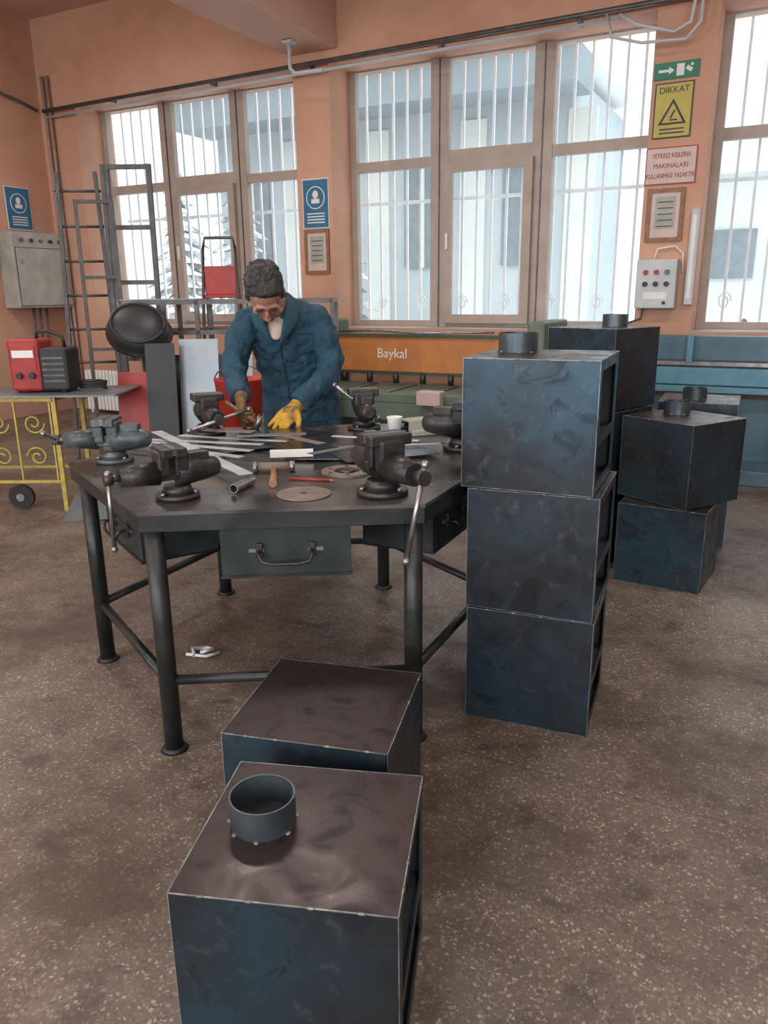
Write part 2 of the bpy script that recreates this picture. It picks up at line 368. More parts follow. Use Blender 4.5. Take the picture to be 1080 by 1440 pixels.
# ------------------------------------------------------------------ outdoors
b=B(); b.box((-2,40,-.35),(120,63,.5),M_SNOW); b.obj('ground_snow')
b=B()
b.box((-8.35,18.5,2.6),(8.5,5,5.6),M_FACADE)
b.box((-8.35,15.55,5.35),(9.1,1.3,.6),M_EAVE)
for k in range(4):
    x=-11.6+k*2.2; b.box((x,15.98,3.0),(.9,.08,2.0),M_WIN); b.box((x,15.94,3.0),(.06,.04,2.0),M_FACADEL)
for k in range(4):
    x=-10.5+k*2.2; b.box((x,15.97,2.5),(.55,.06,4.6),M_FACADEL)
b.prism([(14.8,5.68),(21.5,5.68),(21.5,8.6),(18.2,8.6)],-12.9,-3.8,M_SNOW,M=Matrix(((0,0,1,0),(1,0,0,0),(0,1,0,0),(0,0,0,1))))
b.obj('neighbouring_building')
b=B(); b.box((3.2,27,2.2),(13,5,4.6),M_FACADEL); b.box((3.2,27,4.75),(13.6,5.6,.5),M_SNOW)
for k in range(5): b.box((-1.6+k*2.4,24.46,2.4),(1.1,.08,1.3),M_WIN)
b.obj('distant_house')
b=B()
for k in range(26):
    a=random.uniform(-1,1); c=random.uniform(-1,1)
    b.sph((.9+a*1.9,12.6+c*.7,.1+.4*(1-abs(a))*random.random()),(random.uniform(.3,.6),.4,random.uniform(.35,.75)),M_SNOW,rot=(0,0,random.random()*3),seg=12)
for k in range(9): b.box((.9+random.uniform(-1.3,1.6),12.0+random.uniform(-.4,.4),.9+random.uniform(-.3,.3)),(random.uniform(.5,1.2),.05,.05),M_TRUNK,rot=(0,random.uniform(-.8,.8),random.uniform(0,2)))
b.obj('snow_covered_scrap_pile')
def fir(x,y,h):
    b=B(); b.cyl((0,0,-.1),(0,0,h*.9),.10,M_TRUNK,r2=.03,seg=8)
    L=int(h*3.6)
    for i in range(L):
        z=h*.10+h*.88*i/L; R=(1-i/L)*h*.27+.12; nb=9
        for k in range(nb):
            a=2*math.pi*(k+random.random()*.6)/nb; rr=R*random.uniform(.7,1.15)
            d=Vector((math.cos(a),math.sin(a),0)); pe=Vector((-d.y,d.x,0))
            p0=Vector((0,0,z)); p2=p0+d*rr+Vector((0,0,-rr*.35)); p1=p0+d*rr*.5+Vector((0,0,-rr*.1)); wd=rr*.13
            vs=[b.bm.verts.new(q) for q in (p0,p1+pe*wd+Vector((0,0,-.07)),p2,p1-pe*wd+Vector((0,0,-.07)),p1+Vector((0,0,.05)))]
            for t in ((0,1,4),(1,2,4),(2,3,4),(3,0,4)):
                f=b.bm.faces.new([vs[q] for q in t]); f.material_index=b.mi(M_FIR)
    return b.obj('snowy_fir_tree',(x,y,0))
for x,y,h in ((-14.2,12.6,5.6),(-11.6,13.3,4.2),(-9.4,12.4,4.0),(-17.5,14.5,6.4),(-7.6,13.4,3.0)): fir(x,y,h)

# ------------------------------------------------------------------ stove boxes
BW,BD,BH=.435,.42,.428
def stove(loc,ang,collar=None,open_side='right'):
    b=B(); t=.004; w,d,h=BW,BD,BH
    b.box((0,0,h-t/2),(w,d,t),M_STEELTOP)
    b.box((0,0,t/2),(w,d,t),M_STEEL)
    def solid(side):
        if side=='front': b.box((0,-d/2+t/2,h/2),(w-.002,t,h-2*t),M_STEEL)
        if side=='back': b.box((0,d/2-t/2,h/2),(w-.002,t,h-2*t),M_STEEL)
        if side=='left': b.box((-w/2+t/2,0,h/2),(t,d-2*t,h-2*t),M_STEEL)
        if side=='right': b.box((w/2-t/2,0,h/2),(t,d-2*t,h-2*t),M_STEEL)
    for s in ('front','back','left','right'):
        if s!=open_side: solid(s)
    if open_side=='right':
        x=w/2-t/2; m=.045
        def strip(y0,y1,z0,z1): b.box((x,(y0+y1)/2,(z0+z1)/2),(t,y1-y0,z1-z0),M_STEEL)
        y0,y1=-d/2+t,d/2-t
        strip(y0,y0+m,t,h-t); strip(y1-m,y1,t,h-t)
        strip(y0+m,y1-m,t,.035); strip(y0+m,y1-m,.155,.19); strip(y0+m,y1-m,h-.035,h-t)
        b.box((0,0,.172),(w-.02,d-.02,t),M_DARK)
        b.box((-w/2+.010,0,h/2),(.002,d-.02,h-.02),M_DARK); b.box((0,d/2-.010,h/2),(w-.02,.002,h-.02),M_DARK)  # near-black sheets standing in for the shade inside the box
    else:
        sg=-1 if open_side=='front' else 1
        y=sg*(d/2-t/2); m=.05
        def strip(x0,x1,z0,z1): b.box(((x0+x1)/2,y,(z0+z1)/2),(x1-x0,t,z1-z0),M_STEEL)
        x0,x1=-w/2+t,w/2-t
        strip(x0,x0+m,t,h-t); strip(x1-m,x1,t,h-t); strip(x0+m,x1-m,h-.075,h-t); strip(x0+m,x1-m,.17,.21); strip(x0+m,x1-m,t,.04)
        b.box((0,0,.19),(w-.02,d-.02,t),M_DARK); b.box((0,-sg*(d/2-.010),h/2),(w-.02,.002,h-.02),M_DARK)  # shelf plate, then a near-black sheet as painted interior shade
    e=.0022
    for sy in (-1,1): b.box((0,sy*d/2,h-.001),(w+e,e,e),M_WELD)
    for sx in (-1,1): b.box((sx*w/2,0,h-.001),(e,d+e,e),M_WELD)
    for sx in (-1,1): b.box((sx*w/2,-d/2,h/2),(e*.7,e*.7,h-.004),M_WELD)
    b.box((0,-d/2,.002),(w,e*.6,e*.8),M_WELD)
    for k in range(4):
        x=-w/2+w*(k+.5)/4+random.uniform(-.02,.02); b.sph((x,-d/2,h-.001),(.009,.0035,.0035),M_BEAD,seg=8)
        y=-d/2+d*(k+.5)/4+random.uniform(-.02,.02); b.sph((w/2,y,h-.001),(.0035,.009,.0035),M_BEAD,seg=8)
    if collar:
        cx,cy=collar; b.ring((cx,cy,h-.001),.069,.0035,.066,M_COLLAR,seg=56)
        b.cyl((cx,cy,h),(cx,cy,h+.0012),.065,M_DARK,seg=32)  # dark disc as the painted shade of the collar bore
        for k in range(8):
            a=2*math.pi*k/8+random.random()*.4; b.sph((cx+.071*math.cos(a),cy+.071*math.sin(a),h+.001),(.007,.006,.0035),M_BEAD,rot=(0,0,a+1.57),seg=8)
    return b.obj('stove_box',loc,ang)
def by_corner(fr,ang,z,**k):
    c=math.cos(ang); s=math.sin(ang); lx,ly=-BW/2,BD/2
    return stove((fr[0]+c*lx-s*ly,fr[1]+s*lx+c*ly,z),ang,**k)
g=.0045
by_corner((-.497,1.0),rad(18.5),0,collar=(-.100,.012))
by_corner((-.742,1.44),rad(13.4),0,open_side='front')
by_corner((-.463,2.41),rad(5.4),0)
by_corner((-.468,2.40),rad(4.0),BH+g)
by_corner((-.49,2.39),rad(3.6),2*(BH+g),collar=(-.115,.10))
by_corner((-.252,3.957),rad(-6),0,open_side='back')
by_corner((-.35,3.95),rad(-31),BH+g,collar=(-.1,.07),open_side='back')
for k in range(3): by_corner((-.79,4.17),rad((-21,-22,-23)[k]),k*(BH+g+.004),collar=(.0,.1) if k==2 else None,open_side='back')
for k in range(2): by_corner((-.20,4.80),rad((4,2)[k]),k*(BH+g),collar=(-.03,-.02) if k==1 else None,open_side='back')

# ------------------------------------------------------------------ hexagonal welding bench
CX,CY=-1.73,2.55; ZTAB=.86
def hexv(R): 
    a0=math.atan2(1.69-CY,-1.71-CX)
    return [(R*math.cos(a0+k*math.pi/3),R*math.sin(a0+k*math.pi/3)) for k in range(6)]
b=B()
b.prism(hexv(.89),ZTAB-.012,ZTAB,M_TTOP)
hv=hexv(.875)
for k in range(6):
    p=Vector((*hv[k],0));q=Vector((*hv[(k+1)%6],0)); mdl=(p+q)/2; L=(q-p).length; a=math.atan2((q-p).y,(q-p).x)
    b.box((mdl.x,mdl.y,ZTAB-.040),(L+.012,.018,.052),M_TABLE,rot=(0,0,a),bev=.002)
lv=hexv(.825)
for k in range(6):
    x,y=lv[k]; b.cyl((x,y,.01),(x,y,ZTAB-.014),.031,M_TABLE,seg=20)
    b.cyl((x,y,0),(x,y,.014),.048,M_TABLE,r2=.038,seg=20)
    q=lv[(k+1)%6]; b.cyl((x,y,.26),(q[0],q[1],.26),.017,M_TABLE,seg=12)
    b.cyl((x,y,ZTAB-.05),(q[0],q[1],ZTAB-.05),.02,M_TABLE,seg=12)
b.obj('hexagonal_workbench',(CX,CY,0))
for k in range(6):
    p=Vector((*hexv(.84)[k],0));q=Vector((*hexv(.84)[(k+1)%6],0)); mdl=(p+q)/2; n=mdl.normalized(); a=math.atan2(n.y,n.x)+math.pi/2
    b=B(); w,dp,hh,t=.42,.27,.18,.006
    b.box((0,0,-hh/2),(w,t,hh),M_DRAWER,bev=.001); b.box((0,dp,-hh/2),(w,t,hh),M_DRAWER)
    for s in (-1,1): b.box((s*(w/2-t/2),dp/2,-hh/2),(t,dp,hh),M_DRAWER)
    b.box((0,dp/2,-hh+t/2),(w,dp,t),M_DRAWER)
    b.box((0,-.002,-.004),(w+.01,.012,.010),M_TABLE); b.box((0,-.003,-hh+.006),(w+.006,.010,.010),M_TABLE)
    for s in (-1,1):
        b.box((s*.085,-.010,-.085),(.022,.014,.05),M_CAST,bev=.003)
        b.box((s*.095,-.006,-.085),(.05,.005,.012),M_BARE)
    b.tube([(-.085,-.02,-.085),(-.085,-.045,-.09),(-.075,-.05,-.112),(-.04,-.05,-.12),(.04,-.05,-.12),(.075,-.05,-.112),(.085,-.045,-.09),(.085,-.02,-.085)],.006,M_CAST,seg=8)
    pos=Vector((CX,CY,0))+n*(mdl.length-.03); b.obj('bench_drawer',(pos.x,pos.y,ZTAB-.072),a)

# ------------------------------------------------------------------ vises
def vise(p,ang,m=M_CAST,tilt=0.35,drop=0.0,sc=1.0):
    b=B()
    b.cyl((0,0,0),(0,0,.018),.085,m,seg=24); b.cyl((0,0,.018),(0,0,.05),.062,m,r2=.05,seg=24)
    for k in range(3):
        a=2.1*k+.4; b.cyl((.072*math.cos(a),.072*math.sin(a),.018),(.072*math.cos(a),.072*math.sin(a),.028),.009,M_BARE,seg=6)
    b.loft([[Vector((x,y*wy,.105+z*wz)) for y,z in [(math.cos(2*math.pi*j/14),math.sin(2*math.pi*j/14)) for j in range(14)]]
            for x,wy,wz in ((-.175,.022,.022),(-.165,.036,.036),(-.12,.045,.048),(-.06,.05,.056),(.0,.052,.06))],m)
    b.box((-.085,0,.158),(.085,.062,.035),m,bev=.006)
    b.box((-.012,0,.14),(.052,.10,.10),m,bev=.008); b.box((-.006,0,.187),(.045,.150,.036),m,bev=.006)
    b.box((.019,0,.192),(.006,.148,.028),M_BARE)
    b.box((.10,0,.100),(.22,.050,.052),m,bev=.005)
    b.box((.054,0,.14),(.05,.090,.10),m,bev=.01); b.box((.048,0,.187),(.042,.150,.036),m,bev=.006)
    b.box((.027,0,.192),(.006,.148,.028),M_BARE)
    b.cyl((.07,0,.105),(.215,0,.105),.048,m,r2=.036,seg=20)
    b.cyl((.215,0,.105),(.262,0,.105),.014,M_BARE); b.cyl((.24,0,.105),(.272,0,.105),.024,m,seg=16)
    d=Vector((0,math.sin(tilt),math.cos(tilt)))
    c=Vector((.256,0,.105))+d*drop
    b.cyl(c-d*.15,c+d*.15,.0085,M_BARE,seg=10); b.sph(c-d*.15,.014,M_BARE,seg=10); b.sph(c+d*.15,.014,M_BARE,seg=10)
    o=b.obj('bench_vise',(p[0],p[1],ZTAB+.001),ang); o.scale=(sc,)*3; return o
A=lambda deg: PSI+rad(deg)
vise((-2.34,2.19),A(182),M_CASTB,tilt=1.2,sc=.86)
vise((-1.72,1.86),A(212),tilt=.08,drop=-.13,sc=.84)
vise((-1.13,2.18),A(-62),tilt=.22,drop=-.11,sc=1.0)
vise((-2.40,2.84),A(-65),tilt=1.3,sc=.95)
vise((-1.78,3.25),A(100),tilt=.9,sc=.95)
vise((-1.16,2.98),A(-20),tilt=.8)

# ------------------------------------------------------------------ things lying on the bench
Z=ZTAB+.001
def slab(name,x,y,l,w,t,ang,m,z=Z,tilt=(0,0)):
    b=B(); b.box((0,0,t/2),(l,w,t),m,bev=min(t*.2,.0006)); 
    return b.obj(name,(x,y,z),rot=(tilt[0],tilt[1],ang))
slab('steel_plate',-1.85,2.78,.62,.42,.003,rad(10),M_SHEET)
slab('steel_plate',-1.72,2.95,.50,.34,.003,rad(42),M_SHEET,Z+.0035)
slab('steel_plate',-2.08,2.97,.36,.26,.003,rad(-15),M_SHEET,Z+.007)
slab('steel_plate',-1.60,2.62,.34,.20,.003,rad(25),M_SHEET,Z+.007)
slab('steel_plate',-2.05,2.55,.34,.20,.003,rad(60),M_SHEET,Z+.0105)
slab('steel_plate',-1.40,2.72,.40,.22,.003,rad(50),M_SHEET,Z+.0105)
for i,(x0,y0,x1,y1,w) in enumerate([(-2.50,2.60,-1.60,2.07,.050),(-2.46,2.36,-1.80,2.31,.034),(-2.47,2.41,-1.85,2.44,.034),(-2.44,2.47,-1.9,2.58,.032),(-2.38,2.62,-1.85,2.70,.034),(-1.75,2.9,-1.35,2.95,.03),(-1.6,2.7,-1.25,2.95,.02),(-2.44,2.55,-1.95,2.36,.034),(-2.2,2.30,-1.88,2.16,.03)]):
    slab('metal_strip',(x0+x1)/2,(y0+y1)/2,math.hypot(x1-x0,y1-y0),w,.003,math.atan2(y1-y0,x1-x0),M_SILVER,Z+.0145+.0034*((8-i)%9))
for i,(x,y,l,w,a) in enumerate([(-1.95,2.72,.30,.05,35),(-1.75,2.66,.26,.04,-20),(-1.52,2.50,.20,.035,70),(-2.15,2.68,.24,.06,10),(-1.5,2.86,.18,.05,-35)]):
    slab('sheet_offcut',x,y,l,w,.003,rad(a),M_BROWN if i%2 else M_GSHEET,Z+.046+.0034*i)
b=B()
for s in (-1,1): b.box((0,s*.014,.012),(.17,.002,.024),M_WHITE)
b.box((0,0,.025),(.17,.03,.002),M_WHITE); b.obj('white_channel_piece',(-1.70,2.50,Z+.0145),A(5))
b=B(); b.cyl((0,0,0),(0,0,.005),.09,M_BROWN,seg=48); b.cyl((0,0,.005),(0,0,.0055),.012,M_DARK,seg=20); b.obj('steel_disc',(-1.36,2.06,Z))
b=B(); b.ring((0,0,0),.095,.045,.008,M_BROWN); b.cyl((0,0,0),(0,0,.012),.03,M_SHEET,seg=24)
for k in range(6): b.cyl((.072*math.cos(k*1.047),.072*math.sin(k*1.047),.008),(.072*math.cos(k*1.047),.072*math.sin(k*1.047),.0092),.008,M_DARK,seg=10)
b.obj('pipe_flange',(-1.39,2.40,Z))
b=B(); b.cyl((-.06,0,.02),(.06,0,.02),.018,M_BROWN,seg=14); b.cyl((-.075,0,.02),(-.06,0,.02),.021,M_BARE,seg=14); b.cyl((.06,0,.02),(.078,0,.02),.021,M_BARE,seg=14)
b.tube([(0,-.02,.018),(.005,-.12,.014),(.008,-.24,.014)],[.010,.012,.014],M_WOOD); b.obj('hammer',(-1.64,2.29,Z),A(5))
b=B(); b.ring((0,0,0),.016,.003,.13,M_BARE,seg=20); b.obj('steel_pipe_offcut',(-1.60,2.10,Z+.0165),rot=(rad(90),0,A(-18)))
b=B(); b.cyl((-.08,0,.005),(.07,0,.005),.005,M_RED,seg=6); b.cyl((.07,0,.005),(.088,0,.005),.005,M_WOOD,r2=.001,seg=6); b.obj('marking_pencil',(-1.44,2.23,Z),A(-12))
b=B()
b.loft([[Vector((r*math.cos(2*math.pi*j/28),r*math.sin(2*math.pi*j/28),z)) for j in range(28)] for r,z in ((.024,0),(.035,.088),(.037,.092),(.0335,.092),(.0225,.006))],M_WHITE)
b.obj('paper_cup',(-1.55,3.12,Z+.0005))
b=B()
for k in range(14):
    x=random.uniform(-.10,.10);y=random.uniform(-.06,.06); b.cyl((x,y,.004),(x+random.uniform(-.02,.02),y+random.uniform(-.02,.02),.004),.004,random.choice([M_BARE,M_SILVER,M_BROWN]),seg=6)
b.obj('bolts_and_scraps',(-1.22,2.45,Z+.001))
slab('steel_offcut_plate',-1.32,3.10,.22,.10,.004,A(-10),M_SHEET)
b=B(); b.box((0,0,.012),(.20,.05,.024),M_GREY,bev=.003); b.box((0,.03,.03),(.20,.008,.06),M_GREY); b.obj('angle_iron_piece',(-1.42,3.24,Z+.001),A(20))
b=B()
for k in range(3): b.box((0,-.03+.03*k,.012+.001*k),(.42,.022,.02),M_SHEET)
b.box((0,0,.045),(.30,.10,.006),M_GREY); b.box((0,0,.034),(.26,.08,.018),M_SHEET); b.obj('angle_stock_bundle',(-1.50,3.42,Z+.001),A(28))

# ------------------------------------------------------------------ person
def remesh(o,vox,smooth=4,disp=None):
    m=o.modifiers.new('r','REMESH'); m.mode='VOXEL'; m.voxel_size=vox
    s=o.modifiers.new('s','SMOOTH'); s.factor=.6; s.iterations=smooth
    if disp:
        tx=bpy.data.textures.new('fold','CLOUDS'); tx.noise_scale=disp[1]; tx.noise_depth=2
        d=o.modifiers.new('d','DISPLACE'); d.texture=tx; d.strength=disp[0]; d.mid_level=.5; d.texture_coords='LOCAL'
    dg=bpy.context.evaluated_depsgraph_get(); dg.update()
    me=bpy.data.meshes.new_from_object(o.evaluated_get(dg))
    o.modifiers.clear(); o.data=me
    for p in me.polygons: p.use_smooth=True
    return o
mo=W(-.50,4.22,0)
man=bpy.data.objects.new('metalworker_man',None); COL.objects.link(man); man.location=mo; man.rotation_euler=(0,0,PSI)
def ell(c,rx,ry,tilt,n=28,pw=1.0):
    out=[]
    for j in range(n):
        a=2*math.pi*j/n; ca,sa=math.cos(a),math.sin(a)
        x=rx*math.copysign(abs(ca)**pw,ca); y=ry*math.copysign(abs(sa)**pw,sa)
        out.append(Vector((c[0]+x,c[1]+y*math.cos(tilt),c[2]+y*math.sin(tilt))))
    return out
b=B()
b.loft([ell((.045,.13,.56),.235,.165,0),ell((.045,.125,.75),.225,.155,0),ell((.04,.105,.95),.21,.15,.05),ell((.03,.06,1.08),.20,.14,.2),
        ell((.01,-.02,1.22),.205,.135,.4,pw=.9),ell((-.01,-.09,1.325),.205,.13,.6,pw=.88),ell((-.02,-.135,1.395),.175,.11,.7,pw=.9),ell((-.03,-.175,1.445),.11,.085,.8),ell((-.035,-.2,1.47),.07,.065,.8)],M_COAT)
b.tube([(-.12,-.12,1.38),(-.185,-.155,1.365),(-.232,-.175,1.27),(-.262,-.19,1.16),(-.255,-.245,1.10),(-.225,-.34,1.04),(-.205,-.40,1.005)],[.07,.076,.072,.066,.062,.056,.054],M_COAT,seg=16)
b.tube([(.08,-.10,1.39),(.155,-.125,1.375),(.205,-.14,1.28),(.235,-.155,1.15),(.215,-.22,1.08),(.12,-.34,1.00),(.075,-.395,.965)],[.07,.078,.074,.068,.065,.057,.055],M_COAT,seg=16)
for p,q,r in (((-.28,-.24,1.22),(-.20,-.26,1.13),.020),((-.30,-.20,1.14),(-.20,-.30,1.09),.018),((.27,-.20,1.19),(.17,-.24,1.11),.020),((.27,-.2,1.12),(.15,-.32,1.05),.018),
              ((-.12,-.02,.98),(-.05,-.03,1.16),.016),((.10,.0,.60),(.07,-.03,.92),.020),((-.06,.0,.60),(-.04,-.02,.90),.020),((.17,.02,.60),(.15,.0,.98),.018),((.02,-.09,1.05),(.12,-.07,1.16),.018)):
    b.tube([p,((Vector(p)+Vector(q))/2+Vector((.006,-.008,0))),q],[r*.5,r,r*.5],M_COAT,seg=8)
for s in (-1,1):
    x=.045+s*.105
    b.tube([(x,.13,.80),(x+.01*s,.11,.50),(x+.015*s,.14,.10)],[.105,.08,.06],M_COAT,seg=16)
body=b.obj('body',parent=man); remesh(body,.011,3,(.034,.05))
body.data.materials.clear(); body.data.materials.append(M_COAT); body.data.materials.append(M_TROU)
for p in body.data.polygons:
    if p.center.z<.56: p.material_index=1
b=B()
for s in (-1,1):
    x=.045+s*.12; b.loft([[Vector((x+wx*math.cos(2*math.pi*j/14),.09+yy+wy*math.sin(2*math.pi*j/14),z)) for j in range(14)] for z,yy,wx,wy in ((0,0,.048,.14),(.03,0,.05,.145),(.07,.03,.045,.11),(.12,.055,.045,.06))],M_SHOE)
b.obj('shoes',parent=man)
Mh=Matrix.Translation((-.068,-.32,1.495))@Euler((rad(57),rad(-4),rad(9)),'XYZ').to_matrix().to_4x4()@Matrix.Scale(1.08,4)
b=B()
b.sph((0,.012,.035),(.078,.098,.088),M_SKIN,M=Mh,seg=28); b.sph((0,-.018,-.03),(.064,.075,.085),M_SKIN,M=Mh,seg=24)
b.sph((0,-.045,-.088),(.034,.03,.026),M_SKIN,M=Mh); b.sph((0,-.08,.028),(.052,.018,.014),M_SKIN,M=Mh)
b.sph((0,-.098,-.012),(.012,.018,.030),M_SKIN,rot=(.25,0,0),M=Mh); b.sph((0,-.108,-.030),(.017,.015,.012),M_SKIN,M=Mh)
for s in (-1,1):
    b.sph((s*.034,-.078,.006),(.015,.012,.010),M_SKIN,M=Mh)
    b.sph((s*.040,-.066,-.02),(.024,.02,.02),M_SKIN,M=Mh); b.sph((s*.083,.012,-.005),(.011,.020,.034),M_SKIN,rot=(.1,0,s*.3),M=Mh)
b.sph((0,-.086,-.058),(.026,.012,.007),M_SKIN,M=Mh); b.sph((0,-.084,-.070),(.022,.012,.007),M_SKIN,M=Mh)
hc=Mh@Vector((0,.03,-.05)); b.tube([hc,(-.045,-.215,1.455),(-.04,-.17,1.40)],[.062,.062,.072],M_SKIN,seg=16)
head=b.obj('head',parent=man); remesh(head,.0052,2); head.data.materials.clear(); head.data.materials.append(M_SKIN)
b=B()
b.sph((0,.026,.052),(.088,.100,.086),M_HAIR,M=Mh,seg=28); b.sph((0,.062,.0),(.080,.066,.085),M_HAIR,M=Mh,seg=24)
b.sph((0,-.040,.100),(.062,.038,.026),M_HAIR,rot=(.5,0,0),M=Mh)
for s in (-1,1): b.sph((s*.074,.0,.02),(.014,.026,.05),M_HAIR,M=Mh)
for k in range(60):
    a=random.uniform(0,6.28); e=random.uniform(.1,1.4); q=Vector((math.cos(a)*math.cos(e)*.086,.026+math.sin(a)*math.cos(e)*.098,.052+math.sin(e)*.086))
    if q.y<-.05 and q.z<.10: continue
    b.sph(q,(.014,.020,.009),M_HAIR,rot=(random.random(),random.random(),a),M=Mh,seg=8)
hair=b.obj('hair',parent=man); remesh(hair,.0055,2,(.012,.011)); hair.data.materials.clear(); hair.data.materials.append(M_HAIR)
b=B()
for s in (-1,1):
    b.sph((s*.033,-.0885,.001),(.013,.004,.0022),M_HAIR,M=Mh,seg=12)
    b.sph((s*.032,-.095,.030),(.022,.006,.0045),M_HAIR,rot=(0,s*.15,0),M=Mh,seg=10)
b.sph((0,-.098,-.062),(.022,.004,.0022),M_GLOVEB,M=Mh,seg=10)
b.sph((0,-.102,-.047),(.028,.008,.006),M_HAIR,M=Mh,seg=12); b.obj('face_details',parent=man)
b=B()
b.sph((-.033,-.228,1.352),(.046,.026,.085),M_SHIRT,rot=(rad(-24),0,0),seg=24)
b.tube([(-.075,-.20,1.44),(-.055,-.262,1.415),(-.033,-.272,1.40),(-.01,-.262,1.415),(.01,-.20,1.44)],.010,M_SHIRT,seg=8)
b.obj('undershirt',parent=man)
b=B()
for s in (-1,1):
    P=[(-.035+s*.070,-.14,1.50),(-.035+s*.088,-.225,1.455),(-.035+s*.075,-.285,1.395),(-.035+s*.05,-.285,1.33),(-.03+s*.012,-.258,1.24)]
    Q=[(-.035+s*.060,-.16,1.475),(-.035+s*.058,-.245,1.445),(-.035+s*.048,-.282,1.395),(-.035+s*.035,-.280,1.335),(-.03+s*.004,-.250,1.235)]
    R_=[(-.035+s*.10,-.13,1.455),(-.035+s*.125,-.215,1.415),(-.035+s*.120,-.268,1.36),(-.035+s*.085,-.272,1.315),(-.03+s*.025,-.250,1.245)]
    rings=[[Vector(q),Vector(p)+Vector((0,-.010,.004)),Vector(r)] for p,q,r in zip(P,Q,R_)]
    b.loft(rings,M_COAT,cap=False,closed=False)
o=b.obj('collar',parent=man); sd=o.modifiers.new('so','SOLIDIFY'); sd.thickness=.008; ss=o.modifiers.new('ss','SUBSURF'); ss.levels=2; ss.render_levels=2
bv=BVHTree.FromPolygons([v.co for v in body.data.vertices],[list(p.vertices) for p in body.data.polygons])
def onbody(x,z,off=.004):
    h=bv.ray_cast(Vector((x,-1,z)),Vector((0,1,0)))
    return h[0]+Vector((0,-off,0)) if h[0] else Vector((x,-.1,z))
b=B()
b.tube([onbody(-.025+.05*t,1.24-.62*t,.0) for t in [k/24 for k in range(25)]],.0045,M_COATD,seg=6)
for z in (1.16,1.02,.88,.74):
    q=onbody(-.012+.03*(1.2-z),z,.001); b.cyl(q,q+Vector((0,-.006,0)),.009,M_COATD,seg=12)
for x0,x1,z0,z1 in ((.06,.15,1.20,1.30),(-.14,-.05,.68,.82),(.10,.19,.68,.82)):
    pts=[onbody(x,z,.001) for x,z in [(x0+(x1-x0)*k/6,z1) for k in range(7)]+[(x1,z1+(z0-z1)*k/6) for k in range(1,7)]+[(x1+(x0-x1)*k/6,z0) for k in range(1,7)]+[(x0,z0+(z1-z0)*k/6) for k in range(1,7)]]
    b.tube(pts,.003,M_COATD,seg=5)
b.obj('coat_seams_and_buttons',parent=man)
def hand(base,direction,palmn,mt,name,curl,side,spread=.12):
    d=Vector(direction).normalized(); n=Vector(palmn); n=(n-d*n.dot(d)).normalized(); s=d.cross(n)*side
    base=Vector(base); b=B(); P=lambda x,y,z: base+d*x+s*y+n*z
    b.loft([[P(x,y*wd+oy,z*th) for y,z in [(math.cos(2*math.pi*j/16),math.sin(2*math.pi*j/16)) for j in range(16)]] for x,wd,th,oy in ((-.035,.040,.036,0),(0,.036,.028,0),(.03,.045,.026,0),(.07,.050,.024,0),(.10,.048,.019,0),(.108,.040,.012,0))],mt)
    for i,(y,L,r) in enumerate(((.034,.075,.0115),(.012,.085,.012),(-.011,.080,.0115),(-.033,.062,.0105))):
        p=P(.095,y,0); ang=0; yaw=(y/.034)*spread; pts=[P(.06,y,0),p]; rr=[r,r]
        for j,f in enumerate((.45,.32,.23)):
            ang+=curl[j]; st=d*(math.cos(ang)*math.cos(yaw))+s*math.sin(yaw)+n*math.sin(ang)
            p=p+st*(L*f*.5); pts.append(p); rr.append(r*(1-.04*j)); p=p+st*(L*f*.5); pts.append(p); rr.append(r*(.98-.07*j))
        b.tube(pts,rr,mt,seg=10); b.sph(pts[-1],rr[-1],mt,seg=10)
    pts=[P(.015,.028,.0),P(.04,.055,.006),P(.068,.072,.016),P(.095,.078,.028)]
    b.tube(pts,[.018,.0155,.0135,.0115],mt,seg=10); b.sph(pts[-1],.0115,mt,seg=10)
    o=b.obj(name,parent=man); remesh(o,.0042,2); o.data.materials.clear(); o.data.materials.append(mt); return o
hand((.06,-.425,.950),(-.45,-.70,-.42),(-.35,.35,-1),M_GLOVE,'glove_resting',(.30,.22,.15),1,spread=.22)
hand((-.198,-.425,.992),(.10,-.75,-.62),(.9,-.1,-.4),M_GLOVEB,'glove_gripping',(.9,1.0,.8),-1,spread=.02)
b=B()
hp=Vector((-.185,-.500,.945)); dd=Vector((.55,-.25,-.30)).normalized()
b.cyl(hp-dd*.10,hp+dd*.10,.011,M_WOOD,seg=12); hd=hp+dd*.10; x=dd.cross(Vector((0,1,0))).normalized()
b.cyl(hd-x*.04,hd+x*.04,.016,M_BARE,seg=14); b.obj('held_hammer',parent=man)

# ------------------------------------------------------------------ guillotine shear
b=B()
b.box((-3.05,6.95,.92),(2.25,.22,.36),M_ORANGE,bev=.012)
b.box((-3.05,6.83,1.095),(2.25,.03,.03),M_DKGREEN); b.box((-3.05,6.83,.735),(2.25,.03,.03),M_DKGREEN)
for x in (-4.22,-1.90): b.box((x,6.9,.62),(.16,.75,1.24),M_GREEN,bev=.02)
b.box((-3.05,6.45,.60),(2.20,.75,.08),M_GREEN,bev=.008)
b.box((-3.05,6.12,.50),(2.2,.08,.20),M_GREEN,bev=.006)
b.box((-3.05,6.40,.26),(2.10,.50,.45),M_DKGREEN,bev=.01)
b.box((-3.05,6.40,.02),(2.2,.6,.04),M_DKGREEN)
for k in range(5): b.box((-3.95+k*.42,6.40,.645),(.05,.60,.012),M_BARE)
for k in range(7): b.cyl((-3.95+k*.29,6.82,.64),(-3.95+k*.29,6.82,.74),.03,M_CAST,seg=12)
b.box((-2.66,6.05,.62),(.22,.12,.12),M_SPINK,bev=.006)
sh=b.obj('guillotine_shear')
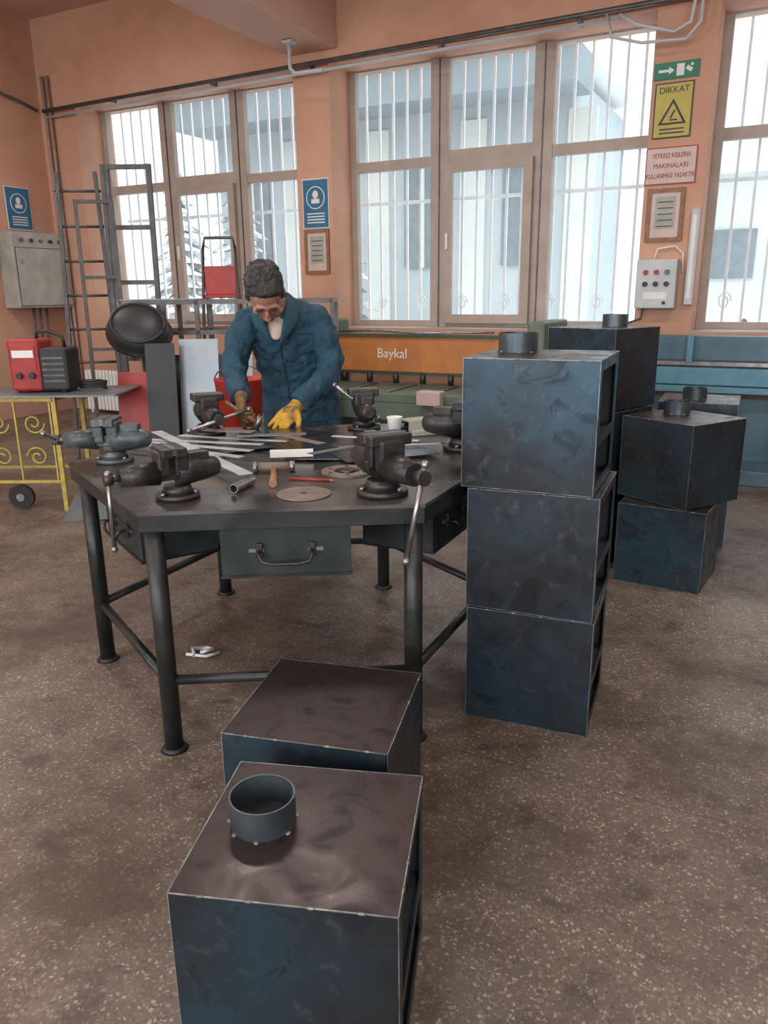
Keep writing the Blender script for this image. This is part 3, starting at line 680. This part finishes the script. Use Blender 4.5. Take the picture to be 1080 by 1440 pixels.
b=B(); b.tube([(-4.1,6.9,1.12),(-3.6,6.88,1.14),(-3.2,6.9,1.115),(-2.4,6.9,1.13)],.012,M_BARE,seg=8); b.obj('guard_rod',parent=sh)
text('Baykal',sh,.13,(-3.42,6.837,.92),M_WHITE)
b=B()
b.box((.55,7.05,1.02),(3.6,.16,.20),M_DBLUE,bev=.01); b.box((.55,6.96,.90),(3.6,.05,.03),M_BARE)
b.box((.55,6.98,.80),(3.6,.24,.14),M_LBLUE,bev=.01); b.box((.55,6.84,.70),(3.6,.05,.05),M_LBLUE,bev=.006)
for x in (-1.32,2.4): b.box((x,7.0,.60),(.14,.5,1.2),M_LBLUE,bev=.02)
for x in (-.6,.05,.25,1.2):
    b.tube([(x,6.70,.70),(x,6.66,.55),(x+.03,6.62,.30),(x+.10,6.60,.02)],.025,M_LBLUE,seg=8)
b.box((.55,7.0,.35),(3.5,.12,.55),M_DBLUE,bev=.01)
b.box((.55,6.75,.06),(3.6,.5,.12),M_DBLUE,bev=.01)
for k in range(4): b.box((-.7+k*.8,6.93,1.02),(.05,.10,.22),M_LBLUE,bev=.005)
b.obj('sheet_folding_machine')

# ------------------------------------------------------------------ left background objects
def G(r,h): v=W(r,h); return (v.x,v.y,0)
b=B(); L0,L1=-3.35,-2.30; D=.5; H=.84
for x in (0,L1-L0):
    for y in (0,D): b.box((x,y,(H-.02)/2),(.03,.03,H-.02),M_YELLOW)
for y in (0,D):
    b.box(((L1-L0)/2,y,H-.03),(L1-L0,.03,.03),M_YELLOW); b.box(((L1-L0)/2,y,.22),(L1-L0,.02,.02),M_YELLOW)
for x in (0,L1-L0): b.box((x,D/2,.22),(.02,D,.02),M_YELLOW); b.box((x,D/2,H-.03),(.03,D,.03),M_YELLOW)
for k in range(4):
    cx=.14+k*.25
    for sgn in (-1,1):
        pts=[]
        for j in range(26):
            t=j*.36; rr=.085*(1-j/32); pts.append((cx+sgn*rr*math.cos(t)*.9,0,.52+sgn*(.12-rr*math.sin(t)*.9)))
        b.tube(pts,.007,M_YELLOW,seg=6)
    b.box((cx+.125,0,.52),(.012,.012,.6),M_YELLOW)
b.box(((L1-L0)/2+.20,D/2,H-.008),(L1-L0+.50,D+.1,.012),M_GSHEET)
b.cyl((.7,.05,.09),(.7,.09,.09),.09,M_RUBBER,seg=24); b.cyl((.7,.04,.09),(.7,.10,.09),.03,M_BARE,seg=12)
b.obj('wrought_iron_table',G(L0,5.38),PSI)
b=B(); b.box((0,0,.19),(.22,.26,.36),M_RED,bev=.02); b.box((.20,0,.16),(.20,.25,.30),M_BLACK,bev=.02)
b.box((0,-.132,.24),(.17,.008,.18),M_RED); b.box((0,-.136,.27),(.15,.006,.05),M_WHITE); b.cyl((-.04,-.13,.12),(-.04,-.155,.12),.022,M_BLACK); b.cyl((.05,-.13,.12),(.05,-.155,.12),.022,M_BLACK)
for k in range(5): b.box((.20,-.127,.08+.04*k),(.15,.004,.014),M_GPIPE)
b.tube([(.05,0,.36),(.06,0,.42),(.15,0,.42),(.24,0,.38),(.25,0,.30)],.013,M_BLACK,seg=8)
for s in (-1,1):
    for x in (-.07,.25): b.cyl((x,s*.1,0),(x,s*.1,.015),.015,M_RUBBER,seg=8)
v=W(-2.52,5.62,.841); b.obj('welding_machine',v,PSI)
b=B(); pts=[]
for j in range(70): t=j*.35; pts.append((.09*math.cos(t)+random.uniform(-.01,.01),.06*math.sin(t),.012+.0022*j*.4))
b.tube(pts,.009,M_BLACK,seg=6); b.obj('welding_cable_coil',W(-2.10,5.62,.841),PSI)
slab('sheet_metal_offcut',*W(-2.05,5.30)[:2],.36,.45,.004,PSI,M_GSHEET,.09,tilt=(rad(22),rad(-4)))
b=B(); H=1.46
for x in (0,.35,.62,1.35,1.72):
    for y in (0,.5): b.box((x,y,H/2),(.035,.035,H),M_GPIPE)
for y in (0,.5):
    for z in (H-.02,1.2,.35): b.box((.86,y,z),(1.72,.035,.035),M_GPIPE)
for x in (0,.62,1.72): 
    for z in (H-.02,.35): b.box((x,.25,z),(.035,.5,.035),M_GPIPE)
b.box((.31,.25,H+.003),(.62,.5,.006),M_GSHEET)
b.obj('steel_tube_rack',G(-2.12,6.45),PSI)
def lean(name,r,h,w,hh,m,back=.18,rz=0):
    b=B(); b.box((0,0,hh/2),(w,.004,hh),m); v=W(r,h,.002); return b.obj(name,v,rot=(-math.asin(back/hh),0,PSI+rz))
lean('red_sheet_panel',-1.90,5.78,.26,.95,M_RED); lean('black_sheet_panel',-1.66,5.74,.22,1.16,M_BLACK,rz=.1)
lean('grey_sheet_panel',-1.42,5.90,.30,1.18,M_GSHEET); lean('grey_sheet_panel',-1.22,6.10,.32,1.05,M_GSHEET,rz=-.15)
lean('black_sheet_panel',-1.60,6.08,.3,1.05,M_SHEET)
b=B(); n=32
b.loft([[Vector((r*math.cos(2*math.pi*j/n),r*.9*math.sin(2*math.pi*j/n),z)) for j in range(n)] for r,z in ((.25,0),(.255,.012),(.24,.016),(.235,.07),(.205,.13),(.12,.165),(.03,.175))],M_BLACK)
b.tube([(.20*math.cos(t),.18*math.sin(t),.135) for t in [math.pi*j/12 for j in range(25)]],.012,M_BLACK,seg=6)
b.obj('black_plastic_tub',W(-1.88,6.12,1.21),rot=(rad(48),rad(14),PSI))
b=B(); b.cyl((0,0,0),(0,0,1.23),.02,M_DFRAME); b.cyl((0,0,0),(0,0,.02),.16,M_DFRAME,seg=24); b.tube([(-.1,0,1.15),(0,0,1.24),(.1,0,1.15)],.012,M_DFRAME,seg=6); b.obj('tub_stand',W(-1.88,6.18,0),PSI)
def tubeframe(name,r,h,z0,w,hh,bars,vb=(),m=M_DFRAME,lean=0.05,rz=0,t=.03):
    b=B()
    for x in [-w/2,w/2]+[v*w-w/2 for v in vb]: b.box((x,0,hh/2),(t,t,hh),m)
    for z in [t/2,hh-t/2]+[q*hh for q in bars]: b.box((0,0,z),(w,t*.9,t*.9),m)
    v=W(r,h,z0); return b.obj(name,v,rot=(-lean,0,PSI+rz))
tubeframe('welded_steel_frame',-2.22,7.15,0,.40,2.60,(.36,.52,.62,.80),(.08,),t=.04)
tubeframe('welded_steel_frame',-2.46,7.02,0,.30,2.30,(.45,.72),(),t=.03,rz=.2)
b=B()
for s in (-1,1): b.box((s*.2,0,1.28),(.03,.05,2.56),M_DFRAME,rot=(0,-s*.03,0))
for k in range(8): b.cyl((-.2,0,.3+.3*k),(.2,0,.3+.3*k),.012,M_DFRAME,seg=8)
b.obj('metal_ladder',W(-2.68,7.25,.003),rot=(-.06,0,PSI+.15))
b=B()
for s in (-1,1): b.tube([(s*.19,.0,0),(s*.17,.12,1.2),(s*.15,.22,1.9)],.014,M_DFRAME,seg=8); b.tube([(s*.19,.55,0),(s*.16,.30,1.3),(s*.15,.24,1.7)],.012,M_DFRAME,seg=8)
b.tube([(-.15,.22,1.9),(-.13,.225,2.0),(.13,.225,2.0),(.15,.22,1.9)],.014,M_DFRAME,seg=8)
b.box((0,.20,1.62),(.30,.03,.26),M_RED,bev=.01); b.box((0,.28,1.48),(.32,.22,.03),M_RED,bev=.006)
for z,y in ((.4,.06),(.8,.1),(1.2,.12)): b.box((0,y,z),(.34,.14,.025),M_RED,bev=.005)
b.obj('step_ladder',G(-1.50,7.3),PSI)
b=B(); b.loft([[Vector((r*math.cos(2*math.pi*j/28),r*math.sin(2*math.pi*j/28),z)) for j in range(28)] for r,z in ((.13,0),(.165,.33),(.172,.34),(.158,.34),(.125,.01))],M_RED)
b.tube([(.165*math.cos(t),0,.33+.10*math.sin(t)) for t in [math.pi*j/12 for j in range(13)]],.005,M_GPIPE,seg=6)
b.obj('red_bucket',W(-.95,5.15,.62),PSI)
b=B()
for x in (-.24,.24):
    for y in (-.2,.2): b.box((x,y,.29),(.035,.035,.58),M_WOOD)
b.box((0,0,.60),(.56,.48,.035),M_WOOD,bev=.004); b.box((0,-.2,.3),(.48,.025,.05),M_WOOD); b.box((0,.2,.3),(.48,.025,.05),M_WOOD)
b.obj('wooden_stool',G(-.95,5.15),PSI)
b=B(); b.box((.13,0,0),(.26,.84,.90),M_GREY,bev=.01); b.box((.268,0,-.08),(.012,.76,.68),M_GREY,bev=.004); b.box((.262,0,-.08),(.006,.78,.70),M_GPIPE)
b.cyl((.27,.31,-.08),(.29,.31,-.08),.02,M_BLACK); b.box((.275,-.31,.1),(.015,.03,.06),M_BARE)
for k in range(5): b.cyl((.262,-.28+.14*k,.35),(.285,-.28+.14*k,.35),.022,[M_RED,M_BLACK,M_GREEN,M_BLACK,M_RED][k])
for k in range(3): b.tube([(.10,-.1+.1*k,-.45),(.09,-.1+.1*k,-.70),(.05,-.05+.05*k,-1.2)],.014,M_GPIPE,seg=8)
b.obj('electrical_cabinet',(XL+.004,7.08,1.81))
b=B(); b.box((.03,0,0),(.06,.30,.42),M_WOOD,bev=.005); b.box((.062,0,0),(.004,.22,.34),M_SPINK); b.obj('framed_notice',(XL+.002,6.42,2.02))
def sign(name,loc,w,h,m,facing='y',border=M_WHITE,draw=None):
    b=B(); b.box((0,0,0),(w,.008,h),border,bev=.001); b.box((0,-.005,0),(w-.02,.003,h-.02),m)
    if draw: draw(b)
    return b.obj(name,loc,0 if facing=='y' else rad(90))
def blue_draw(b):
    b.cyl((0,-.006,.06),(0,-.0085,.06),.115,M_WHITE,seg=32); b.cyl((0,-.0085,.06),(0,-.0095,.06),.105,M_SBLUE,seg=32)
    b.sph((0,-.0105,.09),(.035,.003,.042),M_WHITE); b.box((0,-.0105,.025),(.10,.003,.045),M_WHITE,bev=.001)
    for k in range(4): b.box((0,-.0075,-.10-.03*k),(.22,.002,.012),M_WHITE)
sign('safety_sign',(XL+.012,7.03,2.55),.36,.50,M_SBLUE,'x',draw=blue_draw)
sign('safety_sign',(-4.67,YB-.008,2.42),.33,.50,M_SBLUE,draw=blue_draw)
def frame(name,loc,w,h,m=M_WOOD):
    b=B(); t=.035
    for s in (-1,1): b.box((s*(w/2-t/2),0,0),(t,.025,h),m,bev=.003); b.box((0,0,s*(h/2-t/2)),(w-2*t,.025,t),m)
    b.box((0,.004,0),(w-.04,.008,h-.04),M_SPINK)
    b.box((0,-.001,.02),(w*.55,.003,h*.6),M_GREY)
    for k in range(5): b.box((0,-.003,.02+h*.2-k*.05),(w*.42,.001,.008),M_BLACK)
    return b.obj(name,loc)
frame('framed_notice',(-4.67,YB-.016,1.93),.31,.46)
frame('framed_notice',(-1.08,YB-.016,2.12),.31,.44)
MX=Matrix(((1,0,0,0),(0,0,-1,0),(0,1,0,0),(0,0,0,1)))
def exit_draw(b):
    b.box((-.10,-.0075,0),(.09,.002,.02),M_WHITE); b.prism([(-.06,-.03),(-.02,0),(-.06,.03)],0.007,0.009,M_WHITE,M=MX)
    b.box((.03,-.0075,0),(.06,.002,.09),M_WHITE); b.box((.10,-.0075,.0),(.05,.002,.03),M_WHITE,rot=(0,.6,0)); b.sph((.12,-.008,.03),(.012,.003,.012),M_WHITE)
sign('emergency_exit_sign',(-1.08,YB-.008,3.26),.36,.13,M_SGREEN,border=M_SGREEN,draw=exit_draw)
def warn_draw(b):
    b.prism([(-.115,-.11),(.115,-.11),(0,.09)],.006,.008,M_BLACK,M=MX); b.prism([(-.085,-.094),(.085,-.094),(0,.055)],.008,.009,M_SYEL,M=MX)
    b.box((0,-.0105,-.03),(.014,.002,.07),M_BLACK,rot=(0,.5,0)); b.box((.01,-.0105,-.075),(.06,.002,.012),M_BLACK)
    for k in range(2): b.box((0,-.0075,-.145-.03*k),(.2,.002,.012),M_BLACK)
o=sign('warning_sign',(-1.085,YB-.008,2.955),.31,.43,M_SYEL,border=M_BLACK,draw=warn_draw); text('DIKKAT',o,.068,(0,-.0085,.155),M_BLACK)
o=sign('notice_sign',(-1.065,YB-.008,2.52),.42,.30,M_SPINK,border=M_RED)
for k,s in enumerate(('YETKISIZ KISILERIN','MAKINALARI','KULLANMASI YASAKTIR')): text(s,o,.055,(0,-.0085,.08-.08*k),M_RED,sx=.68 if k!=1 else .9,ext=.002)
b=B(); b.box((0,0,0),(.34,.15,.42),M_LGREY,bev=.012)
for i in range(3):
    for j in range(2): b.cyl((-.09+.09*i,-.075,.10-.10*j),(-.09+.09*i,-.095,.10-.10*j),.022,[M_RED,M_BLACK,M_RED,M_BLACK,M_GREEN,M_BLACK][i*2+j])
b.box((0,-.077,-.10),(.20,.004,.06),M_WHITE); b.cyl((.08,-.075,-.16),(.08,-.09,-.16),.015,M_BLACK)
b.tube([(-.1,0,-.2),(-.12,.02,-.3),(-.25,-.1,-.35),(-.38,-.2,-.45)],.011,M_GPIPE,seg=8)
b.tube([(-.05,.03,.2),(-.02,.03,.30),(.12,.05,.32),(.19,.06,.26),(.20,.06,.1)],.009,M_WHITE,seg=8)
b.obj('control_box',(-1.09,YB-.078,1.54))
b=B(); b.box((0,0,0),(.07,.06,.80),M_LGREY,bev=.008); b.box((0,-.032,0),(.03,.01,.7),M_WHITE); b.obj('wall_heater_tube',(-.82,YB-.032,1.76))
b=B()
b.tube([(-8.52,7.44,3.70),(-1.3,7.44,3.76),(5.3,7.44,3.8)],.022,M_GPIPE,seg=10)
for x in (-7.4,-5.9,-4.65,-3.2,-1.9): b.box((x,7.50,3.71),(.03,.09,.05),M_GPIPE)
b.obj('conduit_pipe')
b=B(); b.tube([(-8.50,7.46,3.63),(-4.6,7.46,3.66),(-1.55,7.46,3.69)],.014,M_LGREY,seg=10)
b.obj('conduit_pipe')
b=B()
b.tube([(-1.55,7.40,3.70),(-1.40,7.38,3.60),(-1.1,7.36,3.50),(-.98,7.38,3.56),(-.96,7.38,3.70),(-.96,7.38,3.84)],.014,M_LGREY,seg=10)
b.tube([(-1.66,7.40,3.72),(-1.60,7.36,3.53),(-1.35,7.34,3.45),(-1.0,7.34,3.43),(-.90,7.36,3.55),(-.90,7.38,3.84)],.013,M_LGREY,seg=8)
b.obj('conduit_bend')
b=B()
for k,x in enumerate((-8.55,-8.47)): b.tube([(x,7.50,4.1),(x,7.50,3.2),(x,7.50,1.2),(x,7.50,.15)],.022,M_PIPE,seg=10)
b.obj('wall_riser_pipe')
b=B(); b.tube([(-8.66,2.5,4.15),(-8.66,5.0,4.05),(-8.66,6.6,3.88),(-8.64,7.2,3.78),(-8.57,7.40,3.70)],.02,M_GPIPE,seg=8); b.obj('conduit_pipe')
b=B(); b.tube([(-4.64,7.1,3.85),(-4.64,7.1,3.62),(-4.55,7.05,3.55),(-4.2,7.0,3.53)],.02,M_LGREY,seg=8); b.box((-4.64,7.1,3.845),(.1,.1,.02),M_LGREY); b.obj('beam_bracket')
for x0,n in ((-8.2,16),(-6.9,14)):
    b=B()
    for k in range(n):
        x=k*.062; b.box((x,0,.30),(.046,.09,.52),M_WHITE,bev=.012)
    b.box((n*.031,0,.10),(n*.062,.04,.04),M_WHITE); b.box((n*.031,0,.52),(n*.062,.04,.04),M_WHITE)
    for x in (.03,n*.062-.09): b.box((x,0,.02),(.03,.06,.04),M_WHITE)
    b.obj('radiator',(x0,7.38,0))
b=B(); 
b.tube([(0,0,.013),(.05,.02,.02),(.02,.05,.012),(-.04,.03,.016),(-.02,-.02,.01)],.010,M_SILVER,seg=6); b.tube([(-.06,0,.008),(.03,-.03,.012),(.08,.01,.008)],.007,M_WHITE,seg=6); b.obj('crumpled_foil',W(-.80,3.02,0),PSI)

# ------------------------------------------------------------------ lights
def area(name,loc,rot,sx,sy,e,c,portal=False):
    l=bpy.data.lights.new(name,'AREA'); l.shape='RECTANGLE'; l.size=sx; l.size_y=sy; l.energy=e; l.color=c
    if portal: l.cycles.is_portal=True
    o=bpy.data.objects.new(name,l); COL.objects.link(o); o.location=loc; o.rotation_euler=rot; return o
for x in (-6.6,-3.0,.8):  # ceiling lamps out of view, added to brighten the interior
    for y in (.2,4.2):
        b=B(); b.box((0,0,.0),(1.25,.22,.06),M_WHITE,bev=.01)
        for s in (-1,1): b.cyl((-.58,s*.055,-.045),(.58,s*.055,-.045),.014,M_TUBE,seg=10)
        for s in (-1,1): b.cyl((s*.4,0,.03),(s*.4,0,.44),.006,M_GPIPE,seg=6)
        o=b.obj('unseen_fill_lamp',(x,y,4.30))
        l=area('fill_lamp_light',(x,y,4.22),(0,0,0),1.2,.2,50,(1,.95,.89))
for i,(xa,xb) in enumerate(WINS): area('sky_portal_back',((xa+xb)/2,8.42,2.45),(rad(-90),0,0),xb-xa,2.75,1,(1,1,1),True)
for i,(xa,xb) in enumerate(fw): area('front_fill_light',((xa+xb)/2,YF-.02,2.45),(rad(90),0,0),xb-xa-.1,2.6,215,(.94,.97,1))  # added fill lights placed in the unseen front wall openings
w=bpy.data.worlds.new('overcast_sky'); scene.world=w; w.use_nodes=True; nt=w.node_tree; bg=nt.nodes['Background']
tc=N(nt,'ShaderNodeTexCoord'); sp=N(nt,'ShaderNodeSeparateXYZ'); nt.links.new(tc.outputs['Generated'],sp.inputs[0])
cr=N(nt,'ShaderNodeValToRGB'); cr.color_ramp.elements[0].position=0; cr.color_ramp.elements[0].color=(.86,.91,.94,1)
cr.color_ramp.elements[1].position=1; cr.color_ramp.elements[1].color=(2.9,3.05,3.2,1)
k=cr.color_ramp.elements.new(.3); k.color=(1.15,1.2,1.24,1)
nt.links.new(sp.outputs[2],cr.inputs['Fac']); nt.links.new(cr.outputs['Color'],bg.inputs['Color']); bg.inputs['Strength'].default_value=1.5

# ------------------------------------------------------------------ camera
cam=bpy.data.cameras.new('camera'); cam.sensor_fit='VERTICAL'; cam.sensor_height=24; cam.sensor_width=18; cam.lens=18; cam.clip_end=200
co=bpy.data.objects.new('camera',cam); COL.objects.link(co)
co.matrix_world=Matrix.Translation((0,0,1.5))@Matrix.Rotation(PSI,4,'Z')@Matrix.Rotation(rad(90-15.98),4,'X')@Matrix.Rotation(rad(-.7),4,'Z')
scene.camera=co
scene.view_settings.view_transform='Standard'
